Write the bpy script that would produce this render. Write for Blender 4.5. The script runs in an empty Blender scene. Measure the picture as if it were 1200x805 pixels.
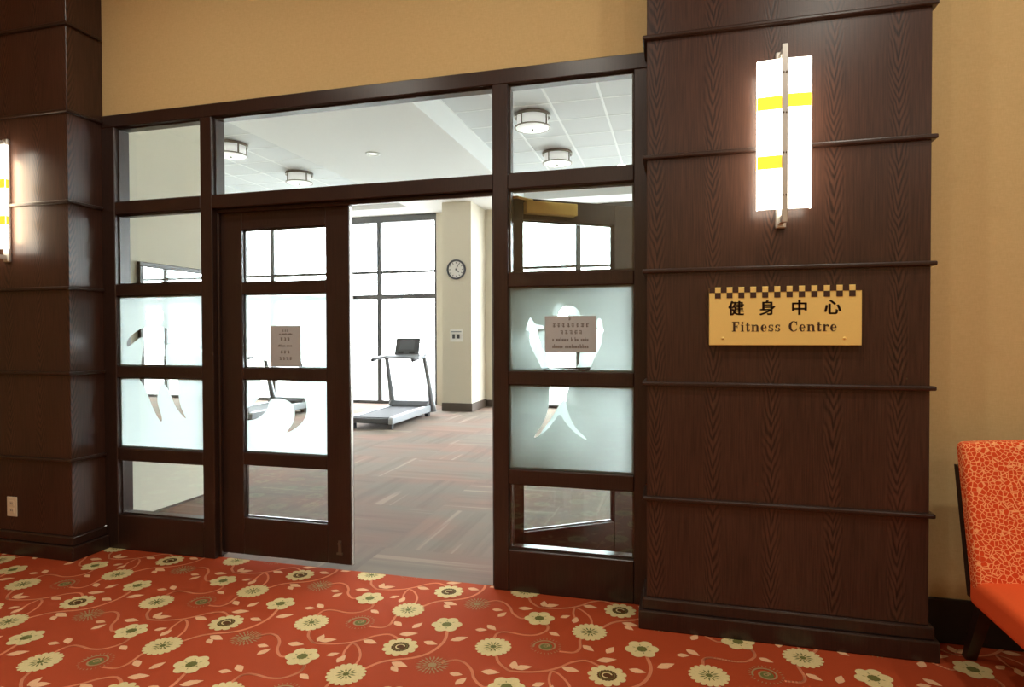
import bpy, bmesh, math, random
from mathutils import Vector, Matrix

random.seed(7)
PI = math.pi
scene = bpy.context.scene
COL = scene.collection

# ------------------------------------------------------------------ camera
F_PX, YAW, PITCH, ROLL, CAM_H = 722.6, 0.26055, -0.0147, -0.00299, 1.388
_R = Vector((math.cos(YAW), math.sin(YAW), 0))
_F = Vector((-math.sin(YAW) * math.cos(PITCH), math.cos(YAW) * math.cos(PITCH), math.sin(PITCH)))
_U = Vector((math.sin(YAW) * math.sin(PITCH), -math.cos(YAW) * math.sin(PITCH), math.cos(PITCH)))
_c, _s = math.cos(ROLL), math.sin(ROLL)
CR = _R * _c + _U * _s
CU = _U * _c - _R * _s
cam_data = bpy.data.cameras.new('camera')
cam_data.sensor_fit = 'HORIZONTAL'
cam_data.sensor_width = 36.0
cam_data.lens = F_PX * 36.0 / 1200.0
cam_data.clip_start = 0.05
cam_data.clip_end = 200
cam = bpy.data.objects.new('camera', cam_data)
COL.objects.link(cam)
cam.matrix_world = Matrix(((CR.x, CU.x, -_F.x, 0), (CR.y, CU.y, -_F.y, 0), (CR.z, CU.z, -_F.z, CAM_H), (0, 0, 0, 1)))
scene.camera = cam


def px_on_y(x, y, Y):
    """photo pixel -> point on the vertical plane Y (a wall, a pane)"""
    d = _F + CR * ((x - 600) / F_PX) - CU * ((y - 402.5) / F_PX)
    return Vector((0, 0, CAM_H)) + d * (Y / d.y)


def px_on_z(x, y, Z):
    d = _F + CR * ((x - 600) / F_PX) - CU * ((y - 402.5) / F_PX)
    return Vector((0, 0, CAM_H)) + d * ((Z - CAM_H) / d.z)


# ------------------------------------------------------------------ world: bright overcast sky outside the gym windows
world = bpy.data.worlds.new('overcast_sky')
scene.world = world
world.use_nodes = True
_bg = world.node_tree.nodes['Background']
_bg.inputs['Color'].default_value = (0.93, 0.97, 1.0, 1)
_bg.inputs['Strength'].default_value = 19.5

scene.view_settings.view_transform = 'Standard'
scene.view_settings.look = 'None'
scene.view_settings.gamma = 1.0
scene.view_settings.use_curve_mapping = False
scene.view_settings.exposure = 0.0
scene.cycles.max_bounces = 10
scene.cycles.diffuse_bounces = 5
scene.cycles.transparent_max_bounces = 24
scene.cycles.caustics_reflective = False
scene.cycles.caustics_refractive = False
scene.cycles.sample_clamp_indirect = 6.0

LOBBY_LAMP_POWER = 15.0


# ------------------------------------------------------------------ material helpers
def rgb(r, g, b):
    def lin(c):
        c /= 255.0
        return c / 12.92 if c <= 0.04045 else ((c + 0.055) / 1.055) ** 2.4
    return (lin(r), lin(g), lin(b), 1.0)


class NT:
    def __init__(self, name):
        self.m = bpy.data.materials.new(name)
        self.m.use_nodes = True
        self.t = self.m.node_tree
        self.t.nodes.clear()
        self.out = self.t.nodes.new('ShaderNodeOutputMaterial')

    def n(self, kind, **kw):
        node = self.t.nodes.new('ShaderNode' + kind)
        for k, v in kw.items():
            setattr(node, k, v)
        return node

    def l(self, a, b):
        self.t.links.new(a, b)

    def math(self, op, a, b=None, c=None):
        nd = self.n('Math', operation=op)
        for i, v in enumerate((a, b, c)):
            if v is None:
                continue
            if isinstance(v, (int, float)):
                nd.inputs[i].default_value = v
            else:
                self.l(v, nd.inputs[i])
        return nd.outputs[0]

    def mixc(self, fac, a, b):
        nd = self.n('Mix', data_type='RGBA')
        for sock, v in ((nd.inputs['Factor'], fac), (nd.inputs[6], a), (nd.inputs[7], b)):
            if isinstance(v, (int, float, tuple)):
                sock.default_value = v
            else:
                self.l(v, sock)
        return nd.outputs[2]

    def ramp(self, fac, stops):
        nd = self.n('ValToRGB')
        el = nd.color_ramp.elements
        while len(el) < len(stops):
            el.new(0.5)
        for e, (p, c) in zip(el, stops):
            e.position = p
            e.color = c
        self.l(fac, nd.inputs[0])
        return nd.outputs[0]

    def noise(self, vec, scale, detail=2, rough=0.5):
        nd = self.n('TexNoise')
        nd.inputs['Scale'].default_value = scale
        nd.inputs['Detail'].default_value = detail
        nd.inputs['Roughness'].default_value = rough
        if vec is not None:
            self.l(vec, nd.inputs['Vector'])
        return nd.outputs[0]

    def mapping(self, vec, scale=(1, 1, 1), loc=(0, 0, 0), rot=(0, 0, 0)):
        nd = self.n('Mapping')
        nd.inputs['Scale'].default_value = scale
        nd.inputs['Location'].default_value = loc
        nd.inputs['Rotation'].default_value = rot
        self.l(vec, nd.inputs[0])
        return nd.outputs[0]

    def pos(self):
        return self.n('NewGeometry').outputs['Position']

    def principled(self, color, rough=0.5, metal=0.0, spec=0.5, bump=None, bump_str=0.2, bump_dist=0.002, coat=0.0):
        p = self.n('BsdfPrincipled')
        if isinstance(color, tuple):
            p.inputs['Base Color'].default_value = color
        else:
            self.l(color, p.inputs['Base Color'])
        if isinstance(rough, (int, float)):
            p.inputs['Roughness'].default_value = rough
        else:
            self.l(rough, p.inputs['Roughness'])
        p.inputs['Metallic'].default_value = metal
        p.inputs['Specular IOR Level'].default_value = spec
        p.inputs['Coat Weight'].default_value = coat
        if bump is not None:
            b = self.n('Bump')
            b.inputs['Strength'].default_value = bump_str
            b.inputs['Distance'].default_value = bump_dist
            self.l(bump, b.inputs['Height'])
            self.l(b.outputs[0], p.inputs['Normal'])
        self.l(p.outputs[0], self.out.inputs[0])
        return p


def simple(name, color, rough=0.5, metal=0.0, spec=0.5, noise_amt=0.06, noise_scale=60.0, coat=0.0):
    t = NT(name)
    obc = t.n('TexCoord').outputs['Object']
    nz = t.noise(obc, noise_scale, 3)
    k = 1.0 - noise_amt
    dark = (color[0] * k, color[1] * k, color[2] * k, 1)
    t.principled(t.mixc(nz, dark, color), rough, metal, spec, coat=coat)
    return t.m


def emissive(name, color, strength, base=(0.8, 0.8, 0.8, 1)):
    t = NT(name)
    p = t.principled(base, 0.4)
    p.inputs['Emission Color'].default_value = color
    p.inputs['Emission Strength'].default_value = strength
    return t.m


def wood(name, lo, hi, leaf=0.251, cathedral=1.0, rough=0.30, phase=2.673 - 0.09 - 0.1255):
    """dark stained veneer with upright cathedral figure"""
    t = NT(name)
    sep = t.n('SeparateXYZ')
    t.l(t.pos(), sep.inputs[0])
    x, y, z = sep.outputs
    h = t.math('ADD', x, t.math('MULTIPLY', y, 0.9))
    k = t.math('DIVIDE', t.math('SUBTRACT', h, phase), leaf)
    idx = t.math('FLOOR', k)
    u = t.math('SUBTRACT', t.math('SUBTRACT', k, idx), 0.5)      # -0.5..0.5 over a veneer leaf
    comb = t.n('CombineXYZ')
    t.l(t.math('MULTIPLY', h, 5.0), comb.inputs[0])
    t.l(idx, comb.inputs[1])
    t.l(t.math('MULTIPLY', z, 1.7), comb.inputs[2])
    warp = t.noise(comb.outputs[0], 1.6, 3)
    du = t.math('ABSOLUTE', t.math('ADD', t.math('MULTIPLY', u, leaf), t.math('MULTIPLY', t.math('SUBTRACT', warp, 0.5), 0.018)))
    f = t.math('ADD', t.math('MULTIPLY', t.math('SUBTRACT', z, t.math('MULTIPLY', du, 3.4)), 105.0), t.math('MULTIPLY', warp, 30.0))
    rings = t.math('MULTIPLY', t.math('ADD', t.math('SINE', f), 1.0), 0.5)
    rings = t.math('POWER', rings, 1.6)
    near = t.math('SUBTRACT', 1.0, t.math('MINIMUM', t.math('DIVIDE', du, 0.042), 1.0))
    near = t.math('POWER', near, 0.6)
    comb2 = t.n('CombineXYZ')
    t.l(t.math('MULTIPLY', h, 170.0), comb2.inputs[0])
    t.l(idx, comb2.inputs[1])
    t.l(t.math('MULTIPLY', z, 5.0), comb2.inputs[2])
    fine = t.noise(comb2.outputs[0], 1.0, 3, 0.6)
    tone = t.noise(t.mapping(t.pos(), (5, 5, 0.8)), 1.0, 2)
    fig = t.math('ADD', t.math('MULTIPLY', t.math('SUBTRACT', 1.0, t.math('MULTIPLY', rings, t.math('MULTIPLY', near, cathedral))), 0.42), t.math('MULTIPLY', t.math('SUBTRACT', fine, 0.5), 1.1))
    fig = t.math('ADD', fig, t.math('MULTIPLY', t.math('SUBTRACT', tone, 0.45), 0.35))
    fig = t.math('ADD', fig, t.math('MULTIPLY', t.math('MULTIPLY', t.math('SUBTRACT', 1.0, rings), near), 0.30 * cathedral))
    fig = t.math('MAXIMUM', t.math('MINIMUM', fig, 1.0), 0.0)
    col = t.mixc(fig, lo, hi)
    orange_peel = t.noise(t.pos(), 130.0, 2)
    height = t.math('ADD', t.math('MULTIPLY', fig, 0.5), t.math('MULTIPLY', orange_peel, 0.7))
    t.principled(col, rough, 0, 0.5, bump=height, bump_str=0.22, bump_dist=0.0015)
    return t.m


def wallpaper(name, c1, c2):
    t = NT(name)
    p = t.pos()
    fibre = t.noise(t.mapping(p, (220, 220, 45)), 1.0, 3)
    fibre2 = t.noise(t.mapping(p, (40, 40, 260)), 1.0, 3)
    mix = t.math('MULTIPLY', t.math('ADD', fibre, fibre2), 0.5)
    t.principled(t.mixc(mix, c1, c2), 0.85, 0, 0.15, bump=mix, bump_str=0.3, bump_dist=0.001)
    return t.m


def carpet(name, c):
    t = NT(name)
    p = t.pos()
    tuft = t.noise(p, 420.0, 2)
    worn = t.noise(p, 2.2, 3)
    a = tuple(v * 0.72 for v in c[:3]) + (1,)
    b = tuple(min(1, v * 1.22) for v in c[:3]) + (1,)
    col = t.mixc(tuft, a, b)
    col = t.mixc(t.math('MULTIPLY', worn, 0.22), col, tuple(v * 0.75 for v in c[:3]) + (1,))
    t.principled(col, 0.95, 0, 0.05, bump=tuft, bump_str=0.6, bump_dist=0.003)
    return t.m


def thin_glass(name, tint=(0.95, 0.98, 0.97, 1), gloss=1.0):
    t = NT(name)
    tr = t.n('BsdfTransparent')
    tr.inputs[0].default_value = tint
    gl = t.n('BsdfGlossy')
    gl.inputs['Color'].default_value = (1, 1, 1, 1)
    gl.inputs['Roughness'].default_value = 0.01
    lw = t.n('LayerWeight')
    lw.inputs[0].default_value = 0.5
    schlick = t.math('ADD', 0.03, t.math('MULTIPLY', t.math('POWER', lw.outputs['Facing'], 5.0), 0.97))
    mx = t.n('MixShader')
    t.l(t.math('MULTIPLY', schlick, gloss), mx.inputs[0])
    t.l(tr.outputs[0], mx.inputs[1])
    t.l(gl.outputs[0], mx.inputs[2])
    t.l(mx.outputs[0], t.out.inputs[0])
    return t.m


def frosted(name):
    t = NT(name)
    tl = t.n('BsdfTranslucent')
    tl.inputs[0].default_value = (0.66, 0.745, 0.73, 1)
    df = t.n('BsdfDiffuse')
    df.inputs[0].default_value = (0.75, 0.84, 0.82, 1)
    tr = t.n('BsdfTransparent')
    tr.inputs[0].default_value = (0.92, 0.97, 0.96, 1)
    nz = t.noise(t.pos(), 900.0, 1)
    m1 = t.n('MixShader')
    t.l(t.math('ADD', t.math('MULTIPLY', nz, 0.06), 0.15), m1.inputs[0])
    t.l(tl.outputs[0], m1.inputs[1])
    t.l(df.outputs[0], m1.inputs[2])
    m2 = t.n('MixShader')
    m2.inputs[0].default_value = 0.03
    t.l(m1.outputs[0], m2.inputs[1])
    t.l(tr.outputs[0], m2.inputs[2])
    t.l(m2.outputs[0], t.out.inputs[0])
    return t.m


M = {}
M['wood'] = wood('dark_veneer', rgb(28, 17, 14), rgb(90, 60, 48), rough=0.30)
M['wood_frame'] = wood('dark_frame_wood', rgb(32, 21, 18), rgb(66, 46, 38), cathedral=0.15, rough=0.28)
M['wall'] = wallpaper('woven_beige_wallcovering', rgb(192, 166, 114), rgb(220, 196, 146))
M['gym_wall'] = simple('gym_cream_paint', rgb(208, 202, 184), 0.8, noise_amt=0.03, noise_scale=12)
M['white_paint'] = simple('white_ceiling_paint', rgb(238, 240, 240), 0.85, noise_amt=0.02, noise_scale=20)
M['lobby_ceiling'] = simple('lobby_ceiling_paint', rgb(222, 200, 168), 0.85, noise_amt=0.03)
M['c_base'] = carpet('carpet_orange_red', rgb(176, 74, 42))
M['c_vine'] = carpet('carpet_vine_coral', rgb(240, 148, 106))
M['c_leaf'] = carpet('carpet_leaf_peach', rgb(240, 186, 142))
M['c_cream'] = carpet('carpet_cream', rgb(226, 206, 150))
M['c_olive'] = carpet('carpet_olive', rgb(112, 112, 62))
M['c_dark'] = carpet('carpet_dark_brown', rgb(96, 62, 34))
M['c_sage'] = carpet('carpet_sage', rgb(172, 142, 100))
M['glass'] = thin_glass('clear_glass')
M['window_glass'] = thin_glass('window_glass', (0.97, 0.98, 0.98, 1), 0.8)
M['frost'] = frosted('frosted_film')
M['alu'] = simple('dark_window_aluminium', rgb(92, 92, 92), 0.5, 0.3)
M['steel'] = simple('brushed_steel', rgb(204, 202, 196), 0.30, 0.7)
M['silver_plastic'] = simple('silver_plastic', rgb(146, 152, 156), 0.4, 0.4)
M['bronze'] = simple('aged_bronze', rgb(120, 112, 100), 0.4, 0.7)
M['black'] = simple('black_rubber', rgb(30, 31, 34), 0.55)
M['dark_grey'] = simple('dark_grey_plastic', rgb(66, 68, 72), 0.42)
M['belt'] = simple('running_belt', rgb(44, 47, 52), 0.75, noise_amt=0.25, noise_scale=300)
M['screen'] = simple('console_screen_glass', rgb(96, 100, 106), 0.12)
M['black_base'] = simple('black_vinyl_base', rgb(24, 20, 19), 0.5)
M['brown_base'] = simple('brown_vinyl_base', rgb(82, 70, 60), 0.5)
M['brass'] = simple('satin_brass', rgb(250, 220, 134), 0.42, 0.2, noise_amt=0.05, noise_scale=140)
M['sign_dark'] = simple('sign_dark_brown', rgb(62, 36, 18), 0.5)
M['plate_ivory'] = simple('ivory_plastic', rgb(238, 226, 200), 0.4)
M['white_plastic'] = simple('white_plastic', rgb(236, 236, 230), 0.4)
M['taupe'] = simple('taupe_placard', rgb(184, 192, 196), 0.5)
M['taupe_ink'] = simple('placard_ink', rgb(104, 92, 82), 0.6)
M['mirror'] = simple('mirror_silver', rgb(240, 243, 243), 0.02, 1.0, noise_amt=0.0)
M['frame_black'] = simple('black_frame', rgb(42, 38, 36), 0.4)
M['tile'] = simple('mineral_ceiling_tile', rgb(222, 226, 228), 0.9, noise_amt=0.12, noise_scale=160)
M['tee'] = simple('white_ceiling_tee', rgb(244, 246, 246), 0.5)
M['opal'] = emissive('lit_opal_glass', (1.0, 0.93, 0.78, 1), 6.0)
M['amber'] = emissive('lit_amber_glass', (1.0, 0.66, 0.05, 1), 1.15, rgb(230, 170, 20))
M['drum_glass'] = emissive('gym_lamp_glass', (1.0, 0.96, 0.9, 1), 0.45)
M['tube'] = emissive('sconce_lamp_tube', (1.0, 0.74, 0.44, 1), 34.0)
M['lamp_lens'] = simple('downlight_lens', rgb(238, 234, 222), 0.35)
M['orange'] = simple('orange_upholstery', rgb(238, 92, 34), 0.85, noise_amt=0.12, noise_scale=260)
M['dark_leg'] = simple('espresso_wood', rgb(44, 26, 20), 0.4)
M['concrete'] = simple('pale_terrace', rgb(214, 214, 210), 0.9, noise_amt=0.1, noise_scale=6)


def giraffe():
    t = NT('orange_giraffe_fabric')
    co = t.n('TexCoord').outputs['Object']
    v = t.n('TexVoronoi', feature='DISTANCE_TO_EDGE')
    v.inputs['Scale'].default_value = 62.0
    t.l(co, v.inputs['Vector'])
    weave = t.noise(co, 380, 2)
    f = t.ramp(v.outputs['Distance'], [(0.03, (1, 1, 1, 1)), (0.10, (0, 0, 0, 1))])
    col = t.mixc(f, t.mixc(weave, rgb(206, 62, 28), rgb(232, 88, 40)), rgb(250, 178, 120))
    t.principled(col, 0.85, 0, 0.15, bump=weave, bump_str=0.2, bump_dist=0.001)
    return t.m


M['giraffe'] = giraffe()


def gym_carpet():
    t = NT('gym_carpet')
    p = t.pos()
    sep = t.n('SeparateXYZ')
    t.l(p, sep.inputs[0])
    x, y, _ = sep.outputs
    ix = t.math('FLOOR', t.math('DIVIDE', x, 0.915))
    iy = t.math('FLOOR', t.math('DIVIDE', y, 0.915))
    par = t.math('MODULO', t.math('ABSOLUTE', t.math('ADD', ix, iy)), 2.0)
    cell = t.n('CombineXYZ')
    t.l(ix, cell.inputs[0])
    t.l(iy, cell.inputs[1])
    wn = t.n('TexWhiteNoise', noise_dimensions='3D')
    t.l(cell.outputs[0], wn.inputs['Vector'])
    a = t.noise(t.mapping(p, (9, 0.35, 1)), 1.0, 3, 0.6)
    b = t.noise(t.mapping(p, (0.35, 9, 1)), 1.0, 3, 0.6)
    st = t.n('Mix', data_type='FLOAT')
    t.l(par, st.inputs[0])
    t.l(a, st.inputs[2])
    t.l(b, st.inputs[3])
    stripe = st.outputs[0]
    hue = t.noise(t.mapping(p, (1.1, 1.6, 1)), 1.0, 2)
    base = t.mixc(t.ramp(hue, [(0.40, (0, 0, 0, 1)), (0.62, (1, 1, 1, 1))]), rgb(132, 122, 110), rgb(142, 116, 103))
    base = t.mixc(t.math('MULTIPLY', wn.outputs['Value'], 0.25), base, rgb(104, 97, 90))
    col = t.mixc(t.ramp(stripe, [(0.36, (0.3, 0.3, 0.3, 1)), (0.5, (0, 0, 0, 1))]), base, rgb(100, 90, 82))
    col = t.mixc(t.ramp(stripe, [(0.60, (0, 0, 0, 1)), (0.68, (0.42, 0.42, 0.42, 1))]), col, rgb(174, 160, 142))
    tuft = t.noise(p, 300, 2)
    col = t.mixc(t.math('MULTIPLY', tuft, 0.3), col, rgb(92, 86, 80))
    t.principled(col, 0.85, 0, 0.06, bump=tuft, bump_str=0.4, bump_dist=0.002)
    return t.m


M['gym_carpet'] = gym_carpet()


# ------------------------------------------------------------------ geometry helpers
def box(bm, x0, x1, y0, y1, z0, z1, mi=0):
    v = [bm.verts.new(c) for c in ((x0, y0, z0), (x1, y0, z0), (x1, y1, z0), (x0, y1, z0), (x0, y0, z1), (x1, y0, z1), (x1, y1, z1), (x0, y1, z1))]
    for f in ((0, 3, 2, 1), (4, 5, 6, 7), (0, 1, 5, 4), (1, 2, 6, 5), (2, 3, 7, 6), (3, 0, 4, 7)):
        bm.faces.new([v[i] for i in f]).material_index = mi
    return v


def bevel(bm, w, seg=2):
    bmesh.ops.bevel(bm, geom=bm.edges[:], offset=w, segments=seg, affect='EDGES', profile=0.5)


def prism(bm, pts, axis, a, b):
    """extrude 2-D polygon pts along axis between a and b.  axis x: pts=(y,z); y: pts=(x,z); z: pts=(x,y)"""
    def mk(p, t):
        return {'x': (t, p[0], p[1]), 'y': (p[0], t, p[1]), 'z': (p[0], p[1], t)}[axis]
    lo = [bm.verts.new(mk(p, a)) for p in pts]
    hi = [bm.verts.new(mk(p, b)) for p in pts]
    n = len(pts)
    bm.faces.new(lo[::-1])
    bm.faces.new(hi)
    for i in range(n):
        bm.faces.new((lo[i], lo[(i + 1) % n], hi[(i + 1) % n], hi[i]))


def lathe(bm, prof, cx, cy, seg=32, axis='z', base=0.0, loop=False):
    """prof: list of (r, h)"""
    rings = []
    for r, h in prof:
        ring = []
        for k in range(seg):
            a = 2 * PI * k / seg
            p = (r * math.cos(a), r * math.sin(a), h)
            if axis == 'z':
                c = (cx + p[0], cy + p[1], base + p[2])
            else:                      # axis along -Y, centre (cx, base z)
                c = (cx + p[0], base - p[2], cy + p[1])
            ring.append(bm.verts.new(c))
        rings.append(ring)
    for a, b in zip(rings, rings[1:]):
        for k in range(seg):
            bm.faces.new((a[k], a[(k + 1) % seg], b[(k + 1) % seg], b[k]))
    if loop:
        a, b = rings[-1], rings[0]
        for k in range(seg):
            bm.faces.new((a[k], a[(k + 1) % seg], b[(k + 1) % seg], b[k]))
        return
    if prof[0][0] > 1e-6:
        bm.faces.new(rings[0][::-1])
    if prof[-1][0] > 1e-6:
        bm.faces.new(rings[-1])


def tube(bm, pts, r, seg=10, closed_ends=True):
    pts = [Vector(p) for p in pts]
    rad = r if isinstance(r, (list, tuple)) else [r] * len(pts)
    rings = []
    prev = None
    for i, p in enumerate(pts):
        d = (pts[min(i + 1, len(pts) - 1)] - pts[max(i - 1, 0)]).normalized()
        ref = Vector((0, 0, 1)) if abs(d.z) < 0.9 else Vector((1, 0, 0))
        if prev is not None:
            ref = prev
        a = (ref - d * ref.dot(d)).normalized()
        prev = a
        b = d.cross(a)
        rings.append([bm.verts.new(p + (a * math.cos(2 * PI * k / seg) + b * math.sin(2 * PI * k / seg)) * rad[i]) for k in range(seg)])
    for A, B in zip(rings, rings[1:]):
        for k in range(seg):
            bm.faces.new((A[k], A[(k + 1) % seg], B[(k + 1) % seg], B[k]))
    if closed_ends:
        bm.faces.new(rings[0][::-1])
        bm.faces.new(rings[-1])


def obj(name, bm, mat, parent=None, smooth=False, normals=True):
    if normals:
        bmesh.ops.recalc_face_normals(bm, faces=bm.faces[:])
    me = bpy.data.meshes.new(name)
    root = parent
    while root is not None and root.parent is not None:
        root = root.parent
    if root is not None:
        bmesh.ops.translate(bm, vec=-root.location, verts=bm.verts[:])
    bm.to_mesh(me)
    bm.free()
    for m in (mat if isinstance(mat, (list, tuple)) else [mat]):
        me.materials.append(m)
    if smooth:
        for p in me.polygons:
            p.use_smooth = True
    o = bpy.data.objects.new(name, me)
    COL.objects.link(o)
    if parent is not None:
        o.parent = parent
    return o


def B():
    return bmesh.new()


def boxobj(name, dims, mat, parent=None, bev=0.0, seg=1):
    bm = B()
    box(bm, *dims)
    if bev:
        bevel(bm, bev, seg)
    return obj(name, bm, mat, parent)


def tag(o, label, cat, group=None, kind=None):
    o['label'] = label
    o['category'] = cat
    if group:
        o['group'] = group
    if kind:
        o['kind'] = kind
    return o


def empty(name, loc=(0, 0, 0)):
    e = bpy.data.objects.new(name, None)
    e.empty_display_size = 0.1
    COL.objects.link(e)
    e.location = loc
    return e


def struct(o, label, cat):
    return tag(o, label, cat, kind='structure')


def copy_tree(o, parent=None):
    c = o.copy()
    COL.objects.link(c)
    c.parent = parent
    for ch in list(o.children):
        copy_tree(ch, c)
    return c


# ------------------------------------------------------------------ key dimensions (metres)
YF = 3.20            # lobby face of the glazed screen
YB = 3.32            # gym face
LOBBY_Z = 3.95
GYP = 3.78           # gym plaster ceiling
TILE_Z = 4.09        # tile ceiling inside the recesses
YW = 11.35           # window wall of the gym
PFY = 2.97           # face of the wood pillars
RAIL_Z = [0.615, 1.155, 1.682, 2.212, 2.768, 3.30]

# ------------------------------------------------------------------ lobby floor: red carpet with woven flowers
CELL_X, CELL_Y = 0.914, 0.607
LX0, LX1, LY0 = -6.2, 4.6, -4.0


def zc(x, y):
    return px_on_z(400 + x / 4.88, 640 + y / 4.88, 0)


def zd(x, y):
    return px_on_z(600 + x / 4.88, 640 + y / 4.88, 0)


D1, D2 = Vector((-0.785, 2.605)), Vector((-0.390, 2.848))
P1, P2 = Vector((-0.645, 2.925)), Vector((-1.060, 2.750))
S1, G1, G2 = Vector((-1.185, 2.500)), Vector((-0.560, 2.668)), Vector((-0.990, 2.395))


def carpet_cell():
    """polygons of one repeat: list of (material index, z level, [(x,y)...])"""
    out = []

    def flower(c, r, n, mi, lev, notch, rot=0.0, sq=1.0):
        pts = []
        N = n * 8
        for k in range(N):
            a = 2 * PI * k / N
            q = abs(math.sin(n * (a + rot) / 2))
            rr = r * (1 - notch + notch * q ** 0.55)
            pts.append((c.x + rr * math.cos(a), c.y + rr * math.sin(a) * sq))
        out.append((mi, lev, pts))

    def ring(c, r0, r1, mi, lev, seg=28, a0=0.0, a1=2 * PI):
        for k in range(seg):
            s, e = a0 + (a1 - a0) * k / seg, a0 + (a1 - a0) * (k + 1) / seg
            out.append((mi, lev, [(c.x + r0 * math.cos(s), c.y + r0 * math.sin(s)), (c.x + r1 * math.cos(s), c.y + r1 * math.sin(s)), (c.x + r1 * math.cos(e), c.y + r1 * math.sin(e)), (c.x + r0 * math.cos(e), c.y + r0 * math.sin(e))]))

    def rays(c, r0, r1, n, w, mi, lev, rot=0.0):
        for k in range(n):
            a = 2 * PI * k / n + rot
            d, t = Vector((math.cos(a), math.sin(a))), Vector((-math.sin(a), math.cos(a)))
            out.append((mi, lev, [tuple(c + d * r0), tuple(c + d * (r0 + r1) / 2 + t * w), tuple(c + d * r1), tuple(c + d * (r0 + r1) / 2 - t * w)]))

    for c in (D1, D2):                                   # many-petalled daisies
        flower(c, 0.082, 18, 3, 3, 0.16)
        rays(c, 0.012, 0.044, 12, 0.0040, 4, 4)
        flower(c, 0.014, 8, 4, 4, 0.2)
    for c in (P1, P2):                                   # six broad petals, olive eye
        flower(c, 0.074, 6, 3, 3, 0.30, rot=0.3)
        flower(c, 0.024, 10, 4, 4, 0.15)
        rays(c, 0.026, 0.044, 6, 0.0022, 4, 4, rot=0.82)
    flower(S1, 0.080, 11, 3, 3, 0.20)                    # sunflower with broad dark eye
    flower(S1, 0.041, 18, 5, 4, 0.1)
    ring(S1, 0.016, 0.022, 3, 5, 14, 0.3, 5.0)
    ring(S1, 0.029, 0.033, 4, 5, 18)
    flower(G1, 0.030, 16, 4, 3, 0.1)                     # spiral
    ring(G1, 0.006, 0.011, 6, 4, 12)
    for k in range(36):
        s, e = k * 0.28, (k + 1) * 0.28
        r = lambda t: 0.010 + 0.0042 * t
        if r(e) < 0.052:
            out.append((6, 4, [(G1.x + r(s) * math.cos(s), G1.y + r(s) * math.sin(s)), (G1.x + (r(s) + 0.008) * math.cos(s), G1.y + (r(s) + 0.008) * math.sin(s)), (G1.x + (r(e) + 0.008) * math.cos(e), G1.y + (r(e) + 0.008) * math.sin(e)), (G1.x + r(e) * math.cos(e), G1.y + r(e) * math.sin(e))]))
    rays(G1, 0.056, 0.072, 26, 0.0022, 6, 3)
    flower(G2, 0.020, 10, 6, 3, 0.2)                     # starburst
    rays(G2, 0.020, 0.046, 16, 0.0045, 6, 3)
    rays(G2, 0.040, 0.072, 22, 0.0038, 6, 3, 0.1)

    def vine(pts, w=0.0065):
        P = [Vector((p.x, p.y)) for p in pts]
        Q = []
        for i in range(len(P) - 1):                      # Catmull-Rom
            p0, p1, p2, p3 = P[max(i - 1, 0)], P[i], P[i + 1], P[min(i + 2, len(P) - 1)]
            for k in range(5):
                t = k / 5
                Q.append(0.5 * ((2 * p1) + (p2 - p0) * t + (2 * p0 - 5 * p1 + 4 * p2 - p3) * t * t + (3 * p1 - p0 - 3 * p2 + p3) * t ** 3))
        Q.append(P[-1])
        for i in range(len(Q) - 1):
            d = (Q[i + 1] - Q[i]).normalized()
            n = Vector((-d.y, d.x)) * w
            e = d * 0.002
            out.append((1, 1, [tuple(Q[i] - n - e), tuple(Q[i + 1] - n + e), tuple(Q[i + 1] + n + e), tuple(Q[i] + n - e)]))

    vine([D1.to_3d()] + [zd(*p) for p in ((-91, 625), (-76, 665), (-36, 700), (0, 715), (100, 720), (200, 712), (280, 690), (340, 665), (420, 655), (490, 682), (535, 720))])
    vine([zc(*p) for p in ((352, 302), (358, 275), (385, 248), (415, 260), (434, 295), (420, 330), (400, 355))], 0.0055)
    vine([zc(*p) for p in ((330, 385), (308, 405), (280, 445), (235, 465), (165, 460))])
    vine([zd(*p) for p in ((190, 440), (205, 460), (195, 485), (140, 507), (70, 508), (0, 495), (-50, 490), (-85, 500), (-105, 530))])
    vine([zc(*p) for p in ((606, 470), (605, 490), (590, 540), (545, 585), (480, 620), (400, 640), (300, 650), (220, 665), (135, 700), (90, 722))], 0.0075)
    vine([zc(*p) for p in ((575, 668), (610, 658), (660, 652), (710, 670), (745, 710), (760, 760), (810, 805), (870, 800))])

    leaves = [(80, 248, 160, 252), (225, 238, 310, 232), (220, 240, 245, 212), (275, 295, 335, 285), (330, 322, 365, 292), (435, 235, 505, 248), (600, 212, 690, 208), (722, 240, 790, 252), (585, 320, 665, 338), (588, 335, 622, 357), (170, 365, 215, 385), (305, 430, 345, 460), (405, 470, 465, 438), (332, 500, 445, 495), (142, 545, 208, 560), (472, 545, 555, 568), (622, 540, 728, 520), (295, 660, 382, 688), (288, 685, 330, 722), (765, 478, 835, 480), (835, 450, 885, 482), (862, 362, 925, 368), (895, 405, 945, 378), (805, 715, 912, 720), (620, 725, 690, 742), (655, 795, 720, 750)]
    seen = []
    for ax, ay, bx, by in leaves:
        a, b = zc(ax, ay), zc(bx, by)
        a, b = Vector((a.x, a.y)), Vector((b.x, b.y))
        c = (a + b) / 2
        mod = Vector((c.x % CELL_X, c.y % CELL_Y))
        if any(min(abs(mod.x - s.x), CELL_X - abs(mod.x - s.x)) < 0.030 and min(abs(mod.y - s.y), CELL_Y - abs(mod.y - s.y)) < 0.024 for s in seen):
            continue
        seen.append(mod)
        d = b - a
        L = d.length
        d.normalize()
        n = Vector((-d.y, d.x))
        w = L * 0.18 + 0.006
        prof = ((0, 0), (0.18, 0.62), (0.42, 1.0), (0.7, 0.66), (1, 0))
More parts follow.
